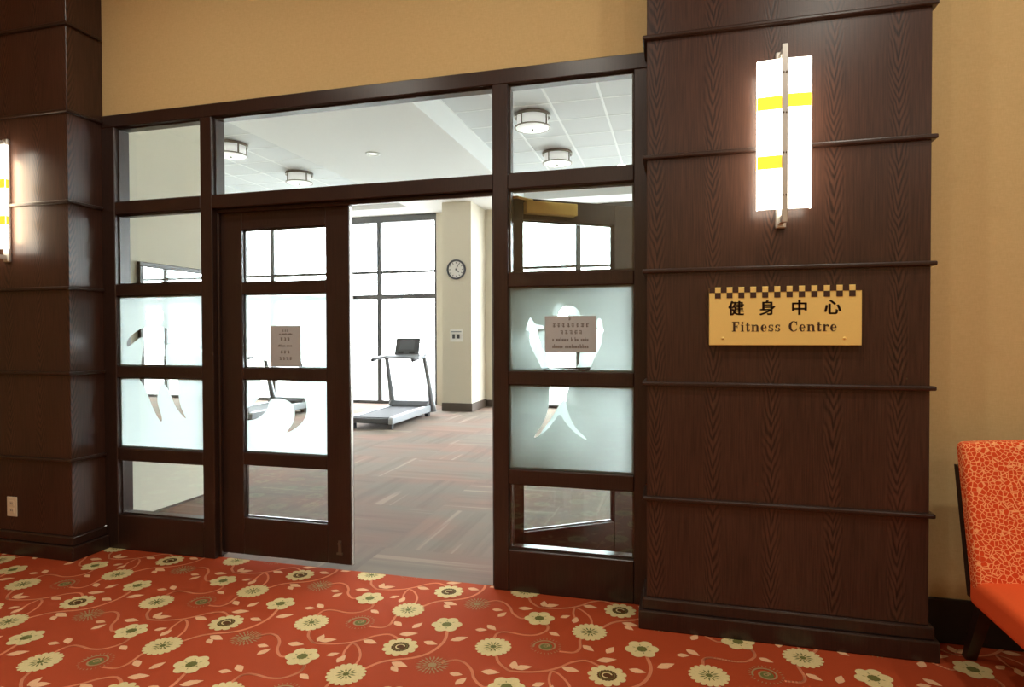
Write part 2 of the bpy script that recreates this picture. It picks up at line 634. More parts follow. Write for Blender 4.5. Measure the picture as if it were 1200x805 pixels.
        out.append((2, 2, [tuple(a + d * L * t + n * w * h) for t, h in prof] + [tuple(a + d * L * t - n * w * h) for t, h in prof[-2:0:-1]]))
    return out


def make_lobby_floor():
    bm = B()
    box(bm, LX0, LX1, LY0, 3.245, -0.02, 0.0)
    cell = carpet_cell()
    for i in range(-6, 6):
        for j in range(-11, 2):
            ox, oy = i * CELL_X, j * CELL_Y
            for mi, lev, pts in cell:
                if not (LX0 < pts[0][0] + ox < LX1 and LY0 + 0.1 < pts[0][1] + oy < 3.4):
                    continue
                if min(p[1] + oy for p in pts) > 3.235:
                    continue
                P = [(p[0] + ox, min(p[1] + oy, 3.238)) for p in pts]
                f = bm.faces.new([bm.verts.new((x, y, 0.0005 * lev)) for x, y in P])
                f.material_index = mi
                f.normal_update()
                if f.normal.z < 0:
                    f.normal_flip()
    o = obj('floor', bm, [M['c_base'], M['c_vine'], M['c_leaf'], M['c_cream'], M['c_olive'], M['c_dark'], M['c_sage']], normals=False)
    return struct(o, 'orange-red lobby carpet woven with cream flowers, leaves and curling vines', 'carpet')


make_lobby_floor()
struct(boxobj('floor', (-10.8, 6.0, 3.245, YW + 0.2, -0.03, -0.001), M['gym_carpet']), 'grey-brown striped carpet of the fitness room', 'carpet')
struct(boxobj('ground', (-40, 30, YW + 0.2, 60, -0.3, -0.12), M['concrete']), 'pale terrace outside the tall windows', 'ground')

# ------------------------------------------------------------------ lobby walls and ceiling
bm = B()
box(bm, LX0, LX1, LY0 - 0.1, LY0, 0, LOBBY_Z)
struct(obj('wall_back', bm, M['wall']), 'beige wallcovered lobby wall facing the fitness room', 'wall')
bm = B()
box(bm, LX0 - 0.1, LX0, LY0 - 0.1, 3.3, 0, LOBBY_Z)
struct(obj('wall_left', bm, M['wall']), 'beige lobby side wall beyond the dark wood pillar with the outlet', 'wall')
bm = B()
box(bm, LX1, LX1 + 0.1, LY0 - 0.1, 3.3, 0, LOBBY_Z)
struct(obj('wall_right', bm, M['wall']), 'beige lobby side wall beyond the orange chair', 'wall')
bm = B()
box(bm, -3.62, -0.12, 3.215, YB, 2.812, LOBBY_Z)
struct(obj('wall_front', bm, M['wall']), 'beige woven wallcovering above the dark glazed screen', 'wall')
wr = boxobj('wall_front', (1.0, LX1, 3.16, YB, 0, LOBBY_Z), M['wall'])
struct(wr, 'beige woven wallcovering behind the orange chair', 'wall')
struct(boxobj('wall_front', (LX0, -4.58, 3.16, YB, 0, LOBBY_Z), M['wall']), 'beige wallcovering past the dark pillar with the outlet', 'wall')
struct(boxobj('baseboard_right', (1.04, LX1, 3.142, 3.16, 0.0, 0.20), M['black_base'], bev=0.004), 'black baseboard under the beige wall behind the chair', 'baseboard')
ceil = boxobj('ceiling', (LX0 - 0.1, LX1 + 0.1, LY0 - 0.1, YB, LOBBY_Z, LOBBY_Z + 0.1), M['lobby_ceiling'])
struct(ceil, 'lobby ceiling with recessed downlights', 'ceiling')


# lobby downlights (above the frame): real recessed fittings, each with its own lamp
LAMP_COUNT = 0


def downlight(x, y, z, label, group, power, color, r=0.075, spread=2.4, name='recessed_downlight'):
    e = empty(name, (x, y, z))
    bm = B()
    lathe(bm, [(r, 0), (r + 0.018, -0.002), (r + 0.018, -0.008), (r, -0.010), (r - 0.004, -0.006)], x, y, 28, 'z', z, True)
    obj('trim_ring', bm, M['white_plastic'], e, True)
    bm = B()
    lathe(bm, [(0.0, -0.002), (r - 0.004, -0.002), (r - 0.004, -0.005), (0.0, -0.005)], x, y, 24, 'z', z)
    obj('lens', bm, M['lamp_lens'], e)
    ld = bpy.data.lights.new('lobby_ceiling_lamp_offscreen', 'AREA')
    ld.shape = 'DISK'
    ld.size = r * 2
    ld.energy = power
    ld.color = color
    ld.spread = PI
    global LAMP_COUNT
    LAMP_COUNT += 1
    lo = bpy.data.objects.new('lobby_ceiling_lamp_%d_offscreen' % LAMP_COUNT, ld)
    COL.objects.link(lo)
    lo.parent = e
    lo.location = (0, 0, -0.015)
    tag(e, label, 'downlight', group)
    return e


for lx in (-2.7, -0.8, 1.1, 3.0):
    for ly in (-3.05, 0.55, 1.75):
        downlight(lx, ly, LOBBY_Z, 'round recessed downlight in the lobby ceiling', 'lobby downlights', LOBBY_LAMP_POWER, (1.0, 0.97, 0.84))


# ------------------------------------------------------------------ wood pillars
def pillar(name, x0, x1, label, right_only=False):
    e = empty(name, ((x0 + x1) / 2, 3.08, 0))
    zs = [0.145] + RAIL_Z + [LOBBY_Z]
    for a, b in zip(zs, zs[1:]):
        boxobj('veneer_panel', (x0, x1, PFY, 3.26 if b > 0 else 3.26, a + 0.0006, b - 0.0006), M['wood'], e, 0.002)
    for z in RAIL_Z:
        bm = B()
        prof = [(PFY + 0.01, z - 0.011), (PFY - 0.014, z - 0.011), (PFY - 0.021, z - 0.005), (PFY - 0.021, z + 0.005), (PFY - 0.014, z + 0.011), (PFY + 0.01, z + 0.011)]
        # wrap the moulding round the corner: build as a stack of boxes with softened nose
        box(bm, x0 - 0.020, x1 + 0.020, PFY - 0.020, 3.198, z - 0.010, z + 0.010)
        bevel(bm, 0.006, 2)
        obj('rail_moulding', bm, M['wood_frame'], e)
    bm = B()
    box(bm, x0 - 0.036, x1 + 0.036, PFY - 0.030, 3.198, 0.0, 0.088)
    bevel(bm, 0.006, 2)
    obj('plinth', bm, M['wood_frame'], e)
    bm = B()
    box(bm, x0 - 0.020, x1 + 0.020, PFY - 0.016, 3.198, 0.088, 0.145)
    bevel(bm, 0.008, 2)
    obj('plinth_cap', bm, M['wood_frame'], e)
    return struct(e, label, 'pillar')


pillar('wall_pillar', -0.135, 1.036, 'dark veneered pillar carrying the brass sign and a lit sconce')
pillar('wall_pillar', -4.60, -3.612, 'dark veneered pillar with a small wall outlet and a sconce')

# ------------------------------------------------------------------ glazed screen (frame, mullions, rails, panes)
FX0, FX1 = -3.613, -0.135
Z_TOP, Z_T1, Z_T0, Z_H0 = 2.812, 2.732, 2.250, 2.169
ROWS = [(2.169, 1.717), (1.643, 1.190), (1.117, 0.662), (0.581, 0.224)]
XL = (-3.509, -2.847)       # fixed light beside the outlet pillar
XR = (-0.875, -0.210)       # fixed light beside the sign pillar
XM0, XM1 = -2.762, -0.960   # door opening

scr = empty('window_1', (-1.865, 3.26, 0))
struct(scr, 'dark wood glazed screen with transom panes around the double doors', 'window')


def frame_box(name, x0, x1, z0, z1, y0=YF, y1=YB):
    return boxobj(name, (x0, x1, y0, y1, z0, z1), M['wood_frame'], scr, 0.004, 1)


frame_box('head_rail', FX0, FX1, Z_T1, Z_TOP)
frame_box('stile', FX0, XL[0], 0, Z_T1)
frame_box('stile', XR[1], FX1, 0, Z_T1)
frame_box('mullion', XL[1], XM0, 0, Z_T1)
frame_box('mullion', XM1, XR[0], 0, Z_T1)
frame_box('transom_rail', XL[0], XL[1], Z_H0, Z_T0)
frame_box('transom_rail', XM0, XM1, Z_H0, Z_T0, YF - 0.004)
frame_box('transom_rail', XR[0], XR[1], Z_H0, Z_T0)
for x0, x1 in (XL, XR):
    for (a, b), (c, d) in zip(ROWS, ROWS[1:]):
        frame_box('rail', x0, x1, c, b)
    frame_box('bottom_rail', x0, x1, 0, ROWS[-1][1])
    # glazing beads: set back, they catch the daylight from the gym
frame_box('door_stop', XM0, XM1, 2.146, Z_H0, 3.236, 3.260)
for sx0, sx1 in ((XM0, XM0 + 0.016), (XM1 - 0.016, XM1)):
    frame_box('door_stop', sx0, sx1, 0, 2.146, 3.236, 3.260)
PANE_Y = 3.224


def pane(x0, x1, z0, z1, y=PANE_Y, parent=None, name='pane'):
    return boxobj(name, (x0 - 0.006, x1 + 0.006, y - 0.003, y + 0.003, z0 - 0.006, z1 + 0.006), M['glass'], parent or scr)


def beads(x0, x1, z0, z1, y0, y1, parent, w=0.010):
    bm = B()
    box(bm, x0, x0 + w, y0, y1, z0, z1)
    box(bm, x1 - w, x1, y0, y1, z0, z1)
    box(bm, x0 + w, x1 - w, y0, y1, z1 - w, z1)
    box(bm, x0 + w, x1 - w, y0, y1, z0, z0 + w)
    return obj('glazing_bead', bm, M['wood_frame'], parent)


for x0, x1 in (XL, (XM0, XM1), XR):
    pane(x0, x1, Z_T0, Z_T1)
    beads(x0, x1, Z_T0, Z_T1, 3.231, 3.250, scr)
for x0, x1 in (XL, XR):
    for z1, z0 in ROWS:
        pane(x0, x1, z0, z1)
        beads(x0, x1, z0, z1, 3.231, 3.250, scr)


def film(rect, holes, y, parent, to_local=None):
    """frosted film with clear figures cut out of it; rect=(x0,x1,z0,z1), holes = lists of (x,z)"""
    cu = bpy.data.curves.new('film_curve', 'CURVE')
    cu.dimensions = '2D'
    cu.fill_mode = 'BOTH'
    x0, x1, z0, z1 = rect

    def spl(pts):
        s = cu.splines.new('POLY')
        s.points.add(len(pts) - 1)
        for p, q in zip(s.points, pts):
            p.co = (q[0], q[1], 0, 1)
        s.use_cyclic_u = True
    spl([(x0, z0), (x1, z0), (x1, z1), (x0, z1)])
    for h in holes:
        spl([(min(max(px, x0 + 0.002), x1 - 0.002), min(max(pz, z0 + 0.002), z1 - 0.002)) for px, pz in h])
    co = bpy.data.objects.new('film_curve', cu)
    COL.objects.link(co)
    dg = bpy.context.evaluated_depsgraph_get()
    me = bpy.data.meshes.new_from_object(co.evaluated_get(dg))
    bpy.data.objects.remove(co)
    bm = B()
    bm.from_mesh(me)
    bpy.data.meshes.remove(me)
    for v in bm.verts:
        v.co = (v.co.x, y, v.co.y)
    return obj('frosted_film', bm, M['frost'], parent, normals=False)


def smooth_poly(pts, k=4):
    out = []
    n = len(pts)
    for i in range(n):
        p0, p1, p2, p3 = (Vector(pts[(i + j) % n]) for j in (-1, 0, 1, 2))
        for q in range(k):
            t = q / k
            out.append(tuple(0.5 * ((2 * p1) + (p2 - p0) * t + (2 * p0 - 5 * p1 + 4 * p2 - p3) * t * t + (3 * p1 - p0 - 3 * p2 + p3) * t ** 3)))
    return out


def cut(pts, ox, oy, sc, Y, smooth=True):
    w = []
    for x, y in pts:
        p = px_on_y(ox + x / sc, oy + y / sc, Y)
        w.append((p.x, p.z))
    return smooth_poly(w) if smooth else w


def circle_px(cx, cy, r, Y, ry=None):
    c = px_on_y(cx, cy, Y)
    e = px_on_y(cx + r, cy, Y)
    f = px_on_y(cx, cy - (ry or r), Y)
    return [(c.x + (e.x - c.x) * math.cos(2 * PI * k / 28), c.z + (f.z - c.z) * math.sin(2 * PI * k / 28)) for k in range(28)]


FY = PANE_Y + 0.0045
# figure with spread arms, beside the outlet pillar
film((XL[0], XL[1], ROWS[1][1], ROWS[1][0]), [
    circle_px(181.3, 370.5, 10.3, FY, 11.5),
    cut([(232, 472), (180, 478), (128, 512), (98, 548), (96, 582), (118, 574), (152, 545), (186, 532), (188, 600), (188, 712), (318, 712), (320, 610), (340, 562), (405, 556), (470, 566), (518, 594), (470, 552), (405, 518), (350, 485), (300, 472)], 130, 290, 5.03, FY)], FY, scr)
film((XL[0], XL[1], ROWS[2][1], ROWS[2][0]), [
    cut([(128, 368), (150, 425), (180, 505), (212, 562), (218, 545), (200, 480), (204, 430), (222, 400), (248, 430), (278, 500), (322, 552), (300, 500), (288, 440), (274, 368)], 130, 340, 3.66, FY)], FY, scr)
# leaping figure beside the sign pillar
film((XR[0], XR[1], ROWS[1][1], ROWS[1][0]), [
    cut([(105, 205), (122, 158), (140, 182), (172, 190), (172, 202), (150, 208), (158, 250), (178, 286), (240, 292), (300, 292), (352, 286), (382, 240), (385, 170), (400, 165), (408, 210), (400, 265), (375, 315), (335, 380), (195, 380), (145, 312), (120, 255), (122, 215)], 585, 325, 3.353, FY),
    circle_px(667, 371, 13, FY)], FY, scr)
film((XR[0], XR[1], ROWS[2][1], ROWS[2][0]), [
    cut([(205, 415), (272, 415), (262, 480), (275, 540), (300, 590), (345, 638), (300, 612), (262, 572), (238, 540), (215, 565), (180, 605), (135, 630), (170, 575), (195, 505)], 585, 325, 3.353, FY)], FY, scr)

# ------------------------------------------------------------------ doors (built at the origin: hinge at x=0, leaf towards +x, lobby face at y=0)
LEAF_W, LEAF_H, LEAF_T = 0.898, 2.162, 0.045
D_ROWS = [(2.040, 1.713), (1.643, 1.185), (1.115, 0.660), (0.583, 0.255)]
DX = (0.157, 0.740)


def door_leaf(name):
    e = empty(name)
    def d(nm, x0, x1, z0, z1):
        boxobj(nm, (x0, x1, 0, LEAF_T, z0, z1), M['wood_frame'], e, 0.003, 1)
    d('hinge_stile', 0.003, DX[0], 0.024, LEAF_H)
    d('lock_stile', DX[1], LEAF_W - 0.003, 0.024, LEAF_H)
    d('top_rail', DX[0], DX[1], D_ROWS[0][0], LEAF_H)
    d('bottom_rail', DX[0], DX[1], 0.024, D_ROWS[-1][1])
    for (a, b), (c, dd) in zip(D_ROWS, D_ROWS[1:]):
        d('rail', DX[0], DX[1], c, b)
    for z1, z0 in D_ROWS:
        boxobj('pane', (DX[0] - 0.005, DX[1] + 0.005, 0.020, 0.026, z0 - 0.005, z1 + 0.005), M['glass'], e)
        beads(DX[0], DX[1], z0, z1, 0.027, 0.041, e, 0.007)
    boxobj('edge_plate', (LEAF_W - 0.003, LEAF_W - 0.0005, 0.010, 0.035, 0.02, LEAF_H - 0.02), M['steel'], e)
    for z in (0.25, 1.08, 1.92):
        bm = B()
        lathe(bm, [(0.008, z - 0.05), (0.008, z + 0.05)], -0.001, LEAF_T + 0.004, 10)
        obj('hinge', bm, M['bronze'], e, True)
    bm = B()
    box(bm, LEAF_W - 0.002, LEAF_W + 0.001, 0.012, 0.033, 0.90, 1.12)
    obj('strike', bm, M['steel'], e)
    return e


DLY = 3.262                                 # lobby face of the closed leaf
HX = XM0 + 0.006
d1 = door_leaf('door_1')
def dl(pts, ox, oy, sc):
    return [(x - HX, z) for x, z in cut(pts, ox, oy, sc, DLY + 0.0185)]
film((DX[0], DX[1], D_ROWS[1][1], D_ROWS[1][0]), [
    dl([(62, 392), (70, 330), (84, 312), (104, 322), (150, 336), (200, 342), (270, 342), (322, 334), (360, 322), (384, 298), (400, 262), (398, 305), (380, 332), (348, 346), (318, 360), (300, 392)], 270, 335, 3.833)], 0.0265, d1)
film((DX[0], DX[1], D_ROWS[2][1], D_ROWS[2][0]), [
    dl([(130, 400), (140, 440), (132, 490), (100, 530), (58, 562), (56, 600), (110, 598), (158, 562), (176, 512), (230, 508), (272, 530), (286, 570), (278, 615), (250, 660), (300, 632), (332, 592), (338, 540), (312, 470), (265, 420), (255, 400)], 270, 335, 3.833)], 0.0265, d1)
bm = B()
box(bm, 0.815, 0.835, -0.006, 0.001, 0.085, 0.165)
lathe(bm, [(0.009, 0.0), (0.009, 0.012)], 0.825, 0.150, 12, 'y', -0.004)
box(bm, 0.806, 0.844, -0.010, 0.001, 0.082, 0.094)
obj('foot_bolt', bm, M['bronze'], d1)
d1.location = (HX, DLY, 0)
struct(d1, 'closed dark wood door leaf with a portrait placard on its frosted pane', 'door')

d2 = door_leaf('door_2')
# mirrored leaf: hinge on the sign-pillar side, swung inwards behind the fixed light
film((DX[0], DX[1], D_ROWS[1][1], D_ROWS[1][0]), [[(0.40 + 0.05 * math.cos(a / 24 * 2 * PI), 1.52 + 0.05 * math.sin(a / 24 * 2 * PI)) for a in range(24)],
     smooth_poly([(0.17, 1.40), (0.30, 1.30), (0.33, 1.19), (0.50, 1.19), (0.54, 1.32), (0.70, 1.42), (0.54, 1.40), (0.36, 1.40)])], 0.0265, d2)
film((DX[0], DX[1], D_ROWS[2][1], D_ROWS[2][0]), [smooth_poly([(0.34, 1.11), (0.50, 1.11), (0.54, 0.95), (0.66, 0.78), (0.50, 0.90), (0.42, 1.0), (0.34, 0.9), (0.22, 0.76), (0.30, 0.95)])], 0.0265, d2)
bm = B()
box(bm, 0.155, 0.470, -0.060, -0.001, 2.068, 2.138)
bevel(bm, 0.006, 2)
obj('door_closer', bm, M['brass'], d2)
bm = B()
tube(bm, [(0.20, -0.030, 2.144), (0.10, -0.058, 2.150)], 0.008, 8)
tube(bm, [(0.10, -0.058, 2.150), (0.02, -0.005, 2.152)], 0.008, 8)
obj('closer_arm', bm, M['brass'], d2)
d2.location = (-0.968, 3.318, 0)
d2.rotation_euler = (0, 0, math.radians(34.8))
struct(d2, 'dark wood door leaf swung open into the fitness room, brass closer on top', 'door')


# ------------------------------------------------------------------ placards on the frosted panes
def text_marks(bm, x0, x1, z, h, y, n, rnd, kind):
    """rows of illegible small print: short strokes grouped in words"""
    x = x0
    while x < x1 - h * 0.3:
        if kind == 'han':
            w = h * 0.92
            for q in range(3):
                zz = z - h / 2 + h * (0.12 + 0.36 * q)
                box(bm, x + rnd.uniform(0, 0.25) * w, x + rnd.uniform(0.7, 1.0) * w, y - 0.0006, y, zz, zz + h * 0.14)
            xx = x + rnd.uniform(0.2, 0.7) * w
            box(bm, xx, xx + h * 0.14, y - 0.0007, y, z - h / 2, z + h / 2)
            x += h * 1.25
        else:
            w = h * rnd.uniform(0.35, 0.55)
            box(bm, x, x + w * 0.38, y - 0.0006, y, z - h / 2, z + h * rnd.choice((0.1, 0.1, 0.5)))
            box(bm, x + w * 0.5, x + w * 0.85, y - 0.0006, y, z - h / 2, z + h * 0.1)
            x += w * 1.15
            if rnd.random() < 0.14:
                x += h * 0.5


def placard(px, label, lines, y):
    (xa, ya), (xb, yb) = px
    a, b = px_on_y(xa, ya, y), px_on_y(xb, yb, y)
    x0, x1, z1, z0 = a.x, b.x, a.z, b.z
    e = empty('placard', ((x0 + x1) / 2, y, z0))
    boxobj('plate', (x0, x1, y - 0.002, y + 0.002, z0, z1), M['taupe'], e, 0.0012)
    rnd = random.Random(int(xa))
    W, Hh = x1 - x0, z1 - z0
    for fx0, fx1, fz, fh, kind in lines:
        bm = B()
        text_marks(bm, x0 + W * fx0, x0 + W * fx1, z0 + Hh * fz, Hh * fh, y - 0.0019, 0, rnd, kind)
        obj('print_line', bm, M['taupe_ink'], e)
    return tag(e, label, 'sign')


placard(((638.5, 370.5), (699, 413)), 'landscape taupe placard printed in Chinese and English on frosted glass', [
    (0.46, 0.55, 0.92, 0.09, 'han'), (0.15, 0.86, 0.74, 0.105, 'han'), (0.30, 0.72, 0.55, 0.105, 'han'), (0.15, 0.86, 0.36, 0.11, 'lat'), (0.15, 0.86, 0.17, 0.11, 'lat')], PANE_Y - 0.0055)
placard(((317, 382), (352.5, 430)), 'portrait taupe placard on the closed door leaf', [
    (0.40, 0.62, 0.88, 0.05, 'han'), (0.30, 0.75, 0.81, 0.035, 'lat'), (0.34, 0.68, 0.68, 0.075, 'han'), (0.26, 0.74, 0.52, 0.06, 'lat'), (0.34, 0.68, 0.36, 0.075, 'han'), (0.30, 0.72, 0.20, 0.075, 'han')], DLY + 0.0175)

# ------------------------------------------------------------------ brass sign on the pillar
SX0, SX1, SZ0, SZ1 = 0.144, 0.768, 1.336, 1.598
SYF = PFY - 0.034
sg = empty('wall_sign', ((SX0 + SX1) / 2, PFY, SZ0))
bm = B()
box(bm, SX0, SX1, SYF + 0.004, PFY, SZ0, SZ1)
bevel(bm, 0.002, 1)
obj('plate', bm, M['brass'], sg)
SQ = (SX1 - SX0) / 25
sq_me = None
for row, ks in ((0, range(0, 25, 2)), (1, range(1, 25, 2))):
    for k in ks:
        if sq_me is None:
            bm = B()
            box(bm, 0, SQ, -0.002, 0.0, -SQ, 0)
            o = obj('check_square', bm, M['sign_dark'])
            sq_me = o.data
        else:
            o = bpy.data.objects.new('check_square', sq_me)
            COL.objects.link(o)
        o.parent = sg
        o.location = Vector((SX0 + k * SQ, SYF + 0.004, SZ1 - row * SQ)) - Vector(sg.location)


def glyph(ch):
    """upright bold roman letters with thin serifs: list of polygons in em units, width"""
    def R(x0, y0, x1, y1):
        return [(x0, y0), (x1, y0), (x1, y1), (x0, y1)]

    def arc(cx, cy, rx, ry, ix, iy, off, a0, a1, n=14):
        o = [(cx + rx * math.cos(math.radians(a0 + (a1 - a0) * k / n)), cy + ry * math.sin(math.radians(a0 + (a1 - a0) * k / n))) for k in range(n + 1)]
        i = [(cx + off + ix * math.cos(math.radians(a0 + (a1 - a0) * k / n)), cy + iy * math.sin(math.radians(a0 + (a1 - a0) * k / n))) for k in range(n + 1)]
        polys = []
        for k in range(n):
            polys.append([o[k], o[k + 1], i[k + 1], i[k]])
        return polys
    X = 0.68
    g = {
        'F': ([R(.12, 0, .36, 1), R(0, 0, .48, .07), R(0, .93, .78, 1), R(.70, .70, .78, 1), R(.36, .47, .58, .54), R(.54, .36, .61, .66)], .84),
        'i': ([R(.08, 0, .29, X), R(0, 0, .37, .06), R(0, X - .06, .29, X)] + [[(.185 + .13 * math.cos(a * PI / 5), .87 + .13 * math.sin(a * PI / 5)) for a in range(10)]], .43),
        't': ([R(.10, .08, .30, .92), R(0, X - .07, .46, X), R(.14, 0, .40, .09), R(.37, .05, .45, .18)], .50),
        'n': ([R(.08, 0, .29, X), R(0, 0, .37, .06), R(0, X - .06, .29, X), R(.55, 0, .76, .50), R(.47, 0, .84, .06)] + arc(.50, .46, .26, .23, .07, .14, -.02, 0, 150), .90),
        'e': (arc(.32, .34, .32, .36, .13, .30, .04, 0, 325) + [R(.16, .33, .60, .39)], .70),
        's': (arc(.27, .50, .25, .19, .10, .12, 0, 30, 250) + arc(.29, .19, .25, .20, .10, .13, 0, -150, 75) + [R(.46, .46, .52, X), R(.02, 0, .08, .24)], .60),
        'C': (arc(.50, .5, .50, .52, .27, .45, .05, 48, 312) + [R(.80, .62, .88, 1.0), R(.80, .12, .86, .30)], .98),
        'r': ([R(.08, 0, .29, X), R(0, 0, .40, .06), R(0, X - .06, .29, X)] + arc(.46, .44, .20, .24, .10, .14, 0, 60, 160, 6) + [[(.54 + .10 * math.cos(a * PI / 5), .55 + .10 * math.sin(a * PI / 5)) for a in range(10)]], .66),
        ' ': ([], .62)}
    return g[ch]


def roman(parent, text, x0, x1, z0, h, y):
    total = sum(glyph(c)[1] for c in text) + 0.11 * (len(text) - 1)
    s = (x1 - x0) / total
    x = x0
    for c in text:
        polys, w = glyph(c)
        bm = B()
        for k, p in enumerate(polys):
            prism(bm, [(x + q[0] * s, z0 + q[1] * h) for q in p], 'y', y - 0.0010 - 0.00005 * (k % 5), y + 0.0004)
        if polys:
            obj('letter', bm, M['sign_dark'], parent)
        x += (w + 0.11) * s


roman(sg, 'Fitness Centre', 0.242, 0.672, 1.398, 0.044, SYF + 0.004)


def han(ch, cx, cz, size, y, parent, weight=0.035):
    cu = bpy.data.curves.new('han_text', 'FONT')
    cu.body = ch
    cu.size = 1.0
    cu.align_x = 'CENTER'
    cu.align_y = 'CENTER'
    cu.offset = weight * 0.5
    cu.extrude = 0.008
    co = bpy.data.objects.new('han_text', cu)
    COL.objects.link(co)
    dg = bpy.context.evaluated_depsgraph_get()
    me = bpy.data.meshes.new_from_object(co.evaluated_get(dg))
    bpy.data.objects.remove(co)
    bm = B()
    bm.from_mesh(me)
    bpy.data.meshes.remove(me)
    xs = [v.co.x for v in bm.verts]
    ys = [v.co.y for v in bm.verts]
    mx, my = (min(xs) + max(xs)) / 2, (min(ys) + max(ys)) / 2
    k = size / max(max(xs) - min(xs), max(ys) - min(ys))
    for v in bm.verts:
        v.co = (cx + (v.co.x - mx) * k, y - (v.co.z + 0.008) * k * 0.6, cz + (v.co.y - my) * k)
    src = [f for f in bm.faces]
    for ddx, ddz in ((-0.022, 0.0), (0.022, 0.0), (0.0, 0.010)):
        dup = bmesh.ops.duplicate(bm, geom=src)['geom']
        bmesh.ops.translate(bm, vec=(ddx * size, -0.00004 * (1 + abs(ddx) * 40), ddz * size), verts=[g for g in dup if isinstance(g, bmesh.types.BMVert)])
    return obj('character', bm, M['sign_dark'], parent)


for ch, px in (('健', 862.8), ('身', 899.3), ('中', 937.0), ('心', 976.0)):
    p = px_on_y(px, 361.5 - (px - 862) * 0.012, SYF)
    han(ch, p.x, 1.503, 0.066, SYF + 0.004, sg, 0.024)
for sx in (0.203, 0.700):
    bm = B()
    lathe(bm, [(0.006, 0), (0.006, 0.002), (0.003, 0.004)], sx, 1.368, 12, 'y', SYF + 0.004)
    obj('screw', bm, M['brass'], sg, True)
tag(sg, 'brass sign with checkered top edge reading Fitness Centre', 'sign')


# ------------------------------------------------------------------ wall sconces
def sconce(cx, stripes, label):
    z0, z1 = 1.925, 2.565
    yb = PFY
    e = empty('wall_sconce', (cx, yb, z0))
    boxobj('back_plate', (cx - 0.022, cx + 0.022, yb - 0.022, yb, 1.855, 2.630), M['steel'], e, 0.004)
    for s in (-1, 1):
        bm = B()
        n = 6
        prof = []
        for k in range(n + 1):
            t = k / n
            prof.append((cx + s * (0.010 + 0.098 * t), yb - 0.106 + 0.008 * t))
        inner = [(x, y + 0.007) for x, y in prof]
        prism(bm, prof + inner[::-1], 'z', z0, z1)
        g = obj('glass_panel', bm, M['opal'], e)
        # side return towards the wall
        bm = B()
        box(bm, cx + s * 0.106 - 0.003, cx + s * 0.106 + 0.003, yb - 0.096, yb - 0.078, z0, z1)
        obj('glass_return', bm, M['opal'], e)
        for zz in stripes[0 if s < 0 else 1]:
            bm = B()
            prism(bm, [(x, y - 0.0015) for x, y in prof] + prof[::-1], 'z', zz - 0.028, zz + 0.028)
            box(bm, cx + s * 0.1098 - 0.001, cx + s * 0.1098 + 0.001, yb - 0.096, yb - 0.078, zz - 0.028, zz + 0.028)
            obj('amber_band', bm, M['amber'], g)
    bm = B()
    box(bm, cx - 0.012, cx + 0.012, yb - 0.124, yb - 0.110, 1.862, 2.622)
    bevel(bm, 0.004, 2)
    obj('centre_bar', bm, M['steel'], e)
    for zz in (2.50, 2.33, 2.16, 1.98):
        bm = B()
        lathe(bm, [(0.004, 0), (0.004, 0.003), (0.002, 0.005)], cx - 0.006, zz, 10, 'y', yb - 0.124)
        lathe(bm, [(0.004, 0), (0.004, 0.003), (0.002, 0.005)], cx + 0.006, zz, 10, 'y', yb - 0.124)
        obj('screw', bm, M['bronze'], e, True)
    bm = B()
    lathe(bm, [(0.011, 1.985), (0.011, 2.505)], cx, yb - 0.062, 14)
    obj('lamp_tube', bm, M['tube'], e, True)
    for zz in (1.885, 2.60):
        bm = B()
        box(bm, cx - 0.010, cx + 0.010, yb - 0.112, yb - 0.02, zz - 0.012, zz + 0.012)
        obj('bracket', bm, M['steel'], e)
    return tag(e, label, 'wall lamp')


sconce(0.446, ([2.380, 2.126], [2.385]), 'lit opal glass sconce with amber bands above the brass sign')
sconce(-4.095, ([2.380], [2.326, 2.100]), 'lit opal glass sconce with amber bands on the pillar with the outlet')

# ------------------------------------------------------------------ outlet on the far pillar
e = empty('wall_outlet', (-4.098, PFY, 0.298))
boxobj('cover_plate', (-4.138, -4.056, PFY - 0.007, PFY, 0.236, 0.362), M['plate_ivory'], e, 0.003, 2)
for zz in (0.322, 0.276):
    bm = B()
    box(bm, -4.116, -4.078, PFY - 0.009, PFY - 0.006, zz - 0.016, zz + 0.016)
    s = obj('socket', bm, M['plate_ivory'], e)
    for sx in (-4.105, -4.092):
        boxobj('slot', (sx, sx + 0.003, PFY - 0.0096, PFY - 0.0088, zz - 0.006, zz + 0.006), M['black'], s)
tag(e, 'small ivory wall outlet low on the dark pillar', 'outlet')

# ------------------------------------------------------------------ orange lounge chair
ch = empty('lounge_chair', (0, 0, 0))
CW = 0.68


